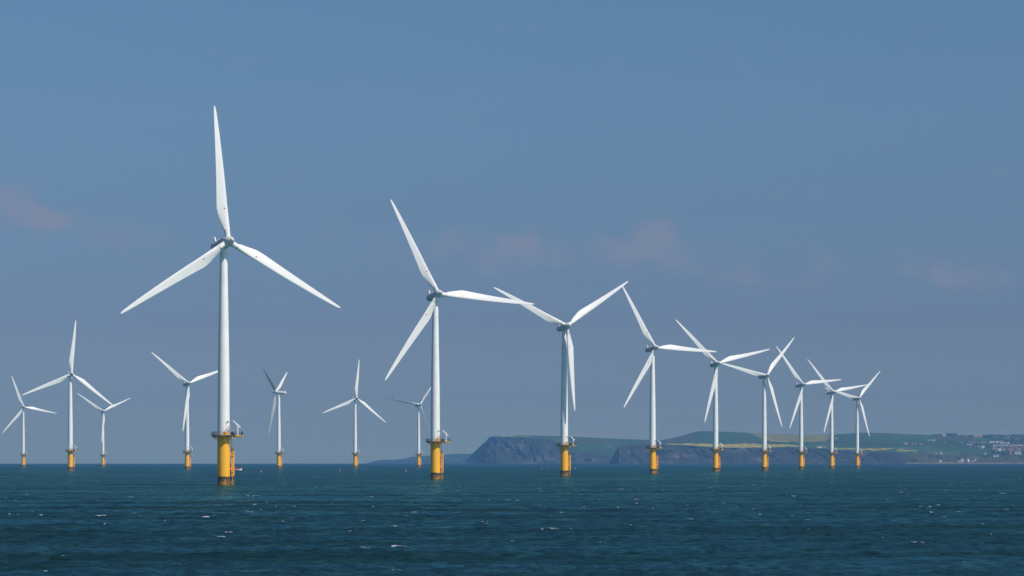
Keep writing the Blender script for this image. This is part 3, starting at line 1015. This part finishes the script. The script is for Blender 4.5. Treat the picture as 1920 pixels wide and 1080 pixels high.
wood('woodland', 'dark trees below the lower streets of the town', [(1860, 1880, 846, 851, 110, 4.6), (1880, 1925, 838.5, 841.5, 110, 3.4), (1880, 1925, 848.5, 851.5, 110, 4.2), (1925, 2075, 838, 851, 160, 4.6), (1912, 1925, 855.5, 857.5, 20, 4)], 4)

# ------------------------------------------------------------------ houses of the town
def wall_mat(name, col):
    return simple_mat(name, col, 0.8, 0.15, 0.3)


M_WALLS = {'white': wall_mat('white_render', (0.86, 0.84, 0.78)), 'cream': wall_mat('cream_render', (0.62, 0.52, 0.38)), 'brick': wall_mat('brick_wall', (0.34, 0.17, 0.11)), 'pale': wall_mat('pale_brick', (0.62, 0.50, 0.43))}
M_ROOFS = {'slate': simple_mat('slate_roof', (0.13, 0.13, 0.15), 0.7, 0.2, 0.5), 'tile': simple_mat('red_tile_roof', (0.30, 0.10, 0.06), 0.8, 0.2, 0.5), 'grey': simple_mat('grey_roof', (0.30, 0.29, 0.29), 0.7, 0.2, 0.5)}
M_GLASS = simple_mat('window_glass', (0.03, 0.035, 0.045), 0.15)
protos = {}


def house_proto(wall, roof, L, Wd, Hh, rh):
    key = (wall, roof, L, Wd, Hh, rh)
    if key in protos:
        return copy_tree(protos[key])
    t = empty('house', (0, 0, 0))
    b = MB()
    l, w_ = L / 2, Wd / 2
    b.add([(-l, -w_, -6), (l, -w_, -6), (l, w_, -6), (-l, w_, -6), (-l, -w_, Hh), (l, -w_, Hh), (l, w_, Hh), (-l, w_, Hh), (-l, 0, Hh + rh), (l, 0, Hh + rh)],
          [(0, 1, 5, 4), (2, 3, 7, 6), (1, 2, 6, 9, 5), (3, 0, 4, 8, 7), (0, 3, 2, 1)])
    b.build('wall', M_WALLS[wall], t)
    b = MB()
    e, o_ = 0.25, 0.4
    sl = rh / w_
    for sg in (-1, 1):
        vs = [(-l - o_, sg * (w_ + o_), Hh - o_ * sl + 0.03), (l + o_, sg * (w_ + o_), Hh - o_ * sl + 0.03), (l + o_, 0, Hh + rh + 0.03), (-l - o_, 0, Hh + rh + 0.03)]
        vs += [(x, y, z + e) for x, y, z in vs]
        b.add(vs, [(0, 1, 2, 3), (7, 6, 5, 4), (0, 4, 5, 1), (1, 5, 6, 2), (3, 7, 4, 0), (2, 6, 7, 3)])
    rf = b.build('roof', M_ROOFS[roof], t)
    b = MB()
    b.box((-l * 0.6, 0, Hh + rh + 0.7), (0.9, 0.7, 1.8))
    b.build('chimney', M_WALLS['brick'], rf)
    nw = max(2, int(L / 3.4))
    for k in range(nw):
        x = -l + L * (k + 0.5) / nw
        for zz in ((1.5, 4.2) if Hh > 4.5 else (1.5,)):
            b = MB()
            b.box((x, -w_ - 0.02, zz), (1.3, 0.1, 1.3))
            if nw <= 3:
                b.build('window', M_GLASS, t)
            else:
                b.build('window', M_GLASS, t)
    protos[key] = t
    return t


def house(px, py, wall, roof, L, Wd, Hh, rh, rz, label, group=None, cat='house', name=None):
    t = house_proto(wall, roof, L, Wd, Hh, rh)
    t.location = coast_town.spot(px, py + 0.6)
    t.rotation_euler = (0, 0, rad(rz))
    tag(t, label, cat)
    if group:
        t['group'] = group
    elif 'group' in t.keys():
        del t['group']
    if name:
        t.name = name


rg = random.Random(4)
G1 = 'houses of the upper street'
for k, x in enumerate([1816.5, 1820, 1824.5, 1828.5, 1833, 1837, 1841, 1846, 1850, 1853.5]):
    house(x, 831 + rg.uniform(-0.5, 0.9), 'pale', 'slate', 7.5, 7, 5.0, 2.4, rg.uniform(-25, 25) + 60, 'small grey roofed house in the dim left half of the town\'s upper street', G1)
for k, x in enumerate([1858, 1862.3, 1867, 1870, 1874, 1878.5]):
    house(x, 829.6 + rg.uniform(-0.2, 0.5), 'white', 'slate', 8, 7.5, 5.6, 2.8, rg.uniform(-15, 15) + 80, 'bright white gabled house in the right half of the town\'s upper street', 'white houses of the upper street')
for k, x in enumerate([1876, 1881, 1887, 1890]):
    house(x, 831.3 + rg.uniform(-0.4, 0.4), 'cream', 'grey', 9, 7, 4.4, 2.2, rg.uniform(-20, 20) + 20, 'small cream house at the right end just below the town\'s upper street', 'cream houses at the end of the upper street')
for k, x in enumerate([1813.5, 1818, 1821.5]):
    house(x, 834.3, 'white' if k == 1 else 'pale', 'slate', 6.5, 6, 3.6, 2, 10, ['leftmost pale cottage below the start of the upper street', 'white cottage between two pale ones below the upper street', 'right pale cottage of three below the upper street'][k])
G2 = 'terrace houses of the middle street'
for k in range(27):
    x = 1864 + k * 4.0
    house(x, 836.2 + rg.uniform(-0.3, 0.4), 'white' if k % 3 == 0 else 'pale', 'tile', 6, 7, 5.2, 2.6, 85 + rg.uniform(-6, 6), 'tiled gabled house in the long even terrace of the middle street', G2)
for k in range(22):
    x = 1878 + k * 4.6 + rg.uniform(-1, 1)
    house(x, 839 + rg.uniform(-0.6, 0.6), 'brick' if k % 2 else 'pale', 'tile', 7, 7, 4.6, 2.6, 80 + rg.uniform(-15, 15), 'reddish house in the row just below the even terrace', 'reddish houses below the middle street')
for k in range(20):
    x = 1862 + k * 4.9 + rg.uniform(-1.2, 1.2)
    house(x, 844.2 + rg.uniform(-1.2, 1.4), rg.choice(['cream', 'pale', 'brick']), rg.choice(['slate', 'tile']), 8, 8, 7.0, 3, rg.uniform(0, 90), 'tall house in the crowded lower streets near the cliff edge', 'tall houses of the lower streets')
SING = [
    (1770, 817.6, 'pale', 'grey', 15, 10, 5, 2.5, 5, 'long pale farmhouse on the skyline left of the dark tree clump'),
    (1749.5, 826.6, 'pale', 'grey', 17, 9, 3.5, 2, 3, 'long low pale barn in the green field left of the town'),
    (1740.5, 826.4, 'cream', 'grey', 7, 6, 3, 2, 20, 'tiny cream shed left of the long low barn'),
    (1771, 831, 'brick', 'tile', 6, 6, 4, 2.5, 30, 'small brick cottage beneath the farm trees'),
    (1804.2, 832, 'white', 'grey', 6, 6, 5.5, 2.5, 70, 'isolated bright white cottage left of the town'),
    (1828, 838.2, 'cream', 'slate', 5, 5, 4, 2, 60, 'tiny cream hut in the field under the town'),
    (1835, 838.2, 'white', 'slate', 6, 6, 4.5, 2.2, 70, 'small white cottage in the field under the town'),
    (1842.5, 838.6, 'white', 'grey', 11, 8, 4.5, 2.4, 8, 'broad white house with a grey roof in the field below the upper street'),
    (1841, 842.6, 'brick', 'tile', 7, 6, 3, 2.5, 10, 'small red roofed shed alone in the field'),
    (1754, 851.2, 'white', 'grey', 6, 6, 4, 2, 60, 'smaller of two white cottages on the cliff top track'),
    (1764.4, 851, 'white', 'slate', 9, 8, 5.5, 2.6, 70, 'larger of two white cottages on the cliff top track'),
    (1698, 832.8, 'pale', 'tile', 12, 8, 4.5, 2.5, 6, 'larger pinkish farmhouse at the left end of the hamlet'),
    (1710, 833.8, 'brick', 'tile', 7, 6, 3.8, 2.2, 20, 'brick cottage beside the pinkish farmhouse'),
    (1717, 833.6, 'pale', 'grey', 7, 6, 3.8, 2.2, 70, 'pale cottage in the middle of the hamlet'),
    (1727, 833.9, 'pale', 'tile', 9, 6, 3.5, 2.2, 10, 'low pale cottage at the right end of the hamlet'),
    (1536, 838.6, 'white', 'grey', 16, 8, 3.5, 2, 4, 'long white farm building just right of the third turbine from the end'),
    (1545, 839, 'pale', 'tile', 14, 8, 3.5, 2, 4, 'pinkish tiled barn beside the long white farm building'),
    (1889, 822.2, 'white', 'slate', 9, 9, 7, 3, 65, 'large bright white villa among trees at the top of the town'),
    (1884, 823.4, 'pale', 'tile', 7, 7, 5, 2.5, 20, 'smaller pale house left of the bright white villa'),
    (1869.5, 822, 'pale', 'tile', 8, 7, 4.5, 2.5, 20, 'pale house among trees left of the white villa'),
    (1905, 826, 'pale', 'tile', 8, 7, 4.5, 2.5, 40, 'tiled house in the trees right of the white villa'),
    (1909, 824.4, 'brick', 'tile', 8, 7, 4.5, 2.5, 10, 'brick house in the trees at the upper right edge'),
    (1873, 847.2, 'white', 'grey', 13, 11, 9, 3.5, 30, 'large cream white block above the steep slope, biggest of the lower town'),
    (1866.5, 849.4, 'brick', 'slate', 8, 8, 8, 3, 50, 'tall brick house at the left corner of the lower town'),
    (1893.8, 852.6, 'brick', 'slate', 8, 8, 12, 3, 20, 'tall narrow brick building standing at the brink of the slope'),
    (1908, 851.6, 'cream', 'slate', 24, 10, 9, 3, 4, 'long cream terrace at the lower right edge of the town'),
    (1864.5, 855.6, 'white', 'slate', 8, 6, 3.6, 2.4, 10, 'left one of two bright white cottages halfway down the slope'),
    (1870, 855.2, 'white', 'slate', 7, 6, 4.6, 2.6, 60, 'right one of two bright white cottages halfway down the slope'),
    (1847, 850.8, 'cream', 'grey', 12, 6, 2.6, 1.5, 3, 'low cream building on the grassy brink left of the town'),
    (1763.6, 865.9, 'white', 'grey', 8, 7, 5.5, 4, 80, 'white steep gabled boathouse alone on the beach'),
    (1799.5, 866.6, 'pale', 'tile', 14, 7, 4, 2.4, 4, 'long low pinkish building on the beach'),
    (1804.3, 864.0, 'white', 'grey', 10, 7, 4.5, 2.4, 8, 'white house above the long low beach building'),
    (1814.4, 865.4, 'white', 'grey', 9, 8, 7, 3.4, 40, 'tallest white inn on the beach below the slope'),
    (1822.4, 866, 'cream', 'slate', 6, 6, 4.5, 2.4, 40, 'small cream house right of the beach inn'),
    (1828.2, 862.6, 'cream', 'grey', 6, 5, 3, 2, 20, 'tiny cream hut up the slope from the beach inn'),
]
for a in SING:
    house(*a)
for k, x in enumerate([1827, 1831, 1835.5, 1840]):
    house(x, 819.2, 'pale', 'tile', 8, 7, 4, 2.4, 10, 'tiny red roofed house on the skyline between the tree belts', 'red roofed houses on the skyline')

# ------------------------------------------------------------------ vessels and buoys
def dist_for(py):
    d = 800.0
    for _ in range(60):
        f_ = H / d + d / (2 * RE) - (py - EYE) / F
        d -= f_ / (-H / d ** 2 + 1 / (2 * RE))
        d = max(50, d)
    return d


def boat():
    d = 2500.0
    x = (443.2 - 960) / F * d
    t = empty('workboat', (x, d, sea_z(x, d)))
    b = MB()
    st = [(-4.6, 1.5, 0.9), (-3.0, 1.6, 0.95), (0, 1.65, 1.0), (2.6, 1.3, 1.25), (3.9, 0.7, 1.5), (4.8, 0.05, 1.75)]
    vs, fs = [], []
    for sx, hw, top in st:
        vs += [(sx, -hw, top), (sx, -hw * 0.8, 0.1), (sx, 0, -0.5), (sx, hw * 0.8, 0.1), (sx, hw, top)]
    for k in range(5):
        for j in range(4):
            fs.append((k * 5 + j, k * 5 + 5 + j, k * 5 + 6 + j, k * 5 + 1 + j))
        fs.append((k * 5 + 4, k * 5 + 9, k * 5 + 5, k * 5))
    fs.append((0, 1, 2, 3, 4))
    b.add(vs, fs)
    b.build('hull', M_BOATW, t)
    b = MB()
    for k in range(5):
        (xa, wa, ta), (xb, wb, tb) = st[k], st[k + 1]
        for sg in (-1, 1):
            q = [(xa, sg * (wa + 0.04), ta - 0.28), (xb, sg * (wb + 0.04), tb - 0.28), (xb, sg * (wb + 0.04), tb + 0.12), (xa, sg * (wa + 0.04), ta + 0.12)]
            q += [(p[0], p[1] - sg * 0.12, p[2]) for p in q]
            b.add(q, [(0, 1, 2, 3), (7, 6, 5, 4), (3, 2, 6, 7), (0, 4, 5, 1), (0, 3, 7, 4), (1, 5, 6, 2)])
    b.build('fender', M_RED, t)
    b = MB()
    b.box((-1.6, 0, 1.95), (2.4, 2.0, 1.9))
    b.box((-1.6, 0, 2.95), (2.7, 2.2, 0.12))
    cab = b.build('cabin', M_RED, t)
    b = MB()
    b.box((-1.6, -1.02, 2.3), (1.9, 0.06, 0.6))
    b.box((-0.38, 0, 2.3), (0.06, 1.6, 0.6))
    b.build('window', M_GLASS, cab)
    b = MB()
    b.bar((-2.2, 0, 3.0), (-2.2, 0, 4.6), 0.06, n=6)
    b.box((-2.2, 0, 3.9), (0.1, 1.2, 0.1))
    b.build('mast', M_BOATW, t)
    t.rotation_euler = (0, 0, rad(14))
    t.location.z += 0.1
    tag(t, 'small red and white workboat passing behind the base of the largest turbine', 'boat')


boat()
buoy_proto = {}


def buoy(px, py, mat, h, label, group):
    d = dist_for(py)
    x = (px - 960) / F * d
    t = empty('marker_buoy', (x, d, sea_z(x, d)))
    s = h / 3.0
    b = MB()
    b.lathe([(-0.5 * s, 0.5 * s), (0.3 * s, 0.62 * s), (0.5 * s, 0.5 * s)], 14)
    b.build('float', M_BOATW, t)
    b = MB()
    b.lathe([(0.5 * s, 0.42 * s), (2.2 * s, 0.22 * s), (2.25 * s, 0.22 * s)], 10)
    b.lathe([(2.25 * s, 0.4 * s), (2.9 * s, 0.34 * s), (3.0 * s, 0.1 * s)], 10)
    b.build('topmark', mat, t)
    t.rotation_euler = (rad(6), rad(-5), 0)
    tag(t, label, 'buoy', group)


buoy(489.8, 885.2, M_RED, 2.2, 'red buoy on the water between the largest turbine and the sideways turned turbine', None)
buoy(637.4, 882.8, M_RED, 1.7, 'red and white buoy left of the small turbine that stands alone', None)
buoy(760.9, 883.8, M_RED, 2.0, 'red and white buoy left of the second largest turbine', None)
buoy(1016.0, 879.6, M_RED, 1.6, 'left red buoy of the pair left of the third largest turbine', None)
buoy(1025.8, 878.0, M_RED, 1.4, 'right red buoy of the pair left of the third largest turbine', None)
buoy(1078.6, 878.6, M_GREEN, 2.2, 'green buoy just right of the third largest turbine', None)

# ------------------------------------------------------------------ the air
def haze():
    b = MB()
    x0, x1, y0, y1, z0, z1 = -19500, 19500, -19500, 19500, -14.0, 152.0
    b.add([(x0, y0, z0), (x1, y0, z0), (x1, y1, z0), (x0, y1, z0), (x0, y0, z1), (x1, y0, z1), (x1, y1, z1), (x0, y1, z1)],
          [(0, 3, 2, 1), (4, 5, 6, 7), (0, 1, 5, 4), (1, 2, 6, 5), (2, 3, 7, 6), (3, 0, 4, 7)])
    m = bpy.data.materials.new('haze_air')
    m.use_nodes = True
    t = NT(m.node_tree)
    v = t.n('ShaderNodeVolumePrincipled')
    v.inputs['Color'].default_value = c4(0.19, 0.49, 0.92)
    v.inputs['Density'].default_value = 5.6e-5
    v.inputs['Anisotropy'].default_value = 0.0
    o = t.n('ShaderNodeOutputMaterial')
    t.link(v.outputs[0], o.inputs['Volume'])
    h = b.build('haze', m)
    tag(h, 'thin pale blue sea haze that fades the distant coast', 'haze', kind='stuff')


haze()
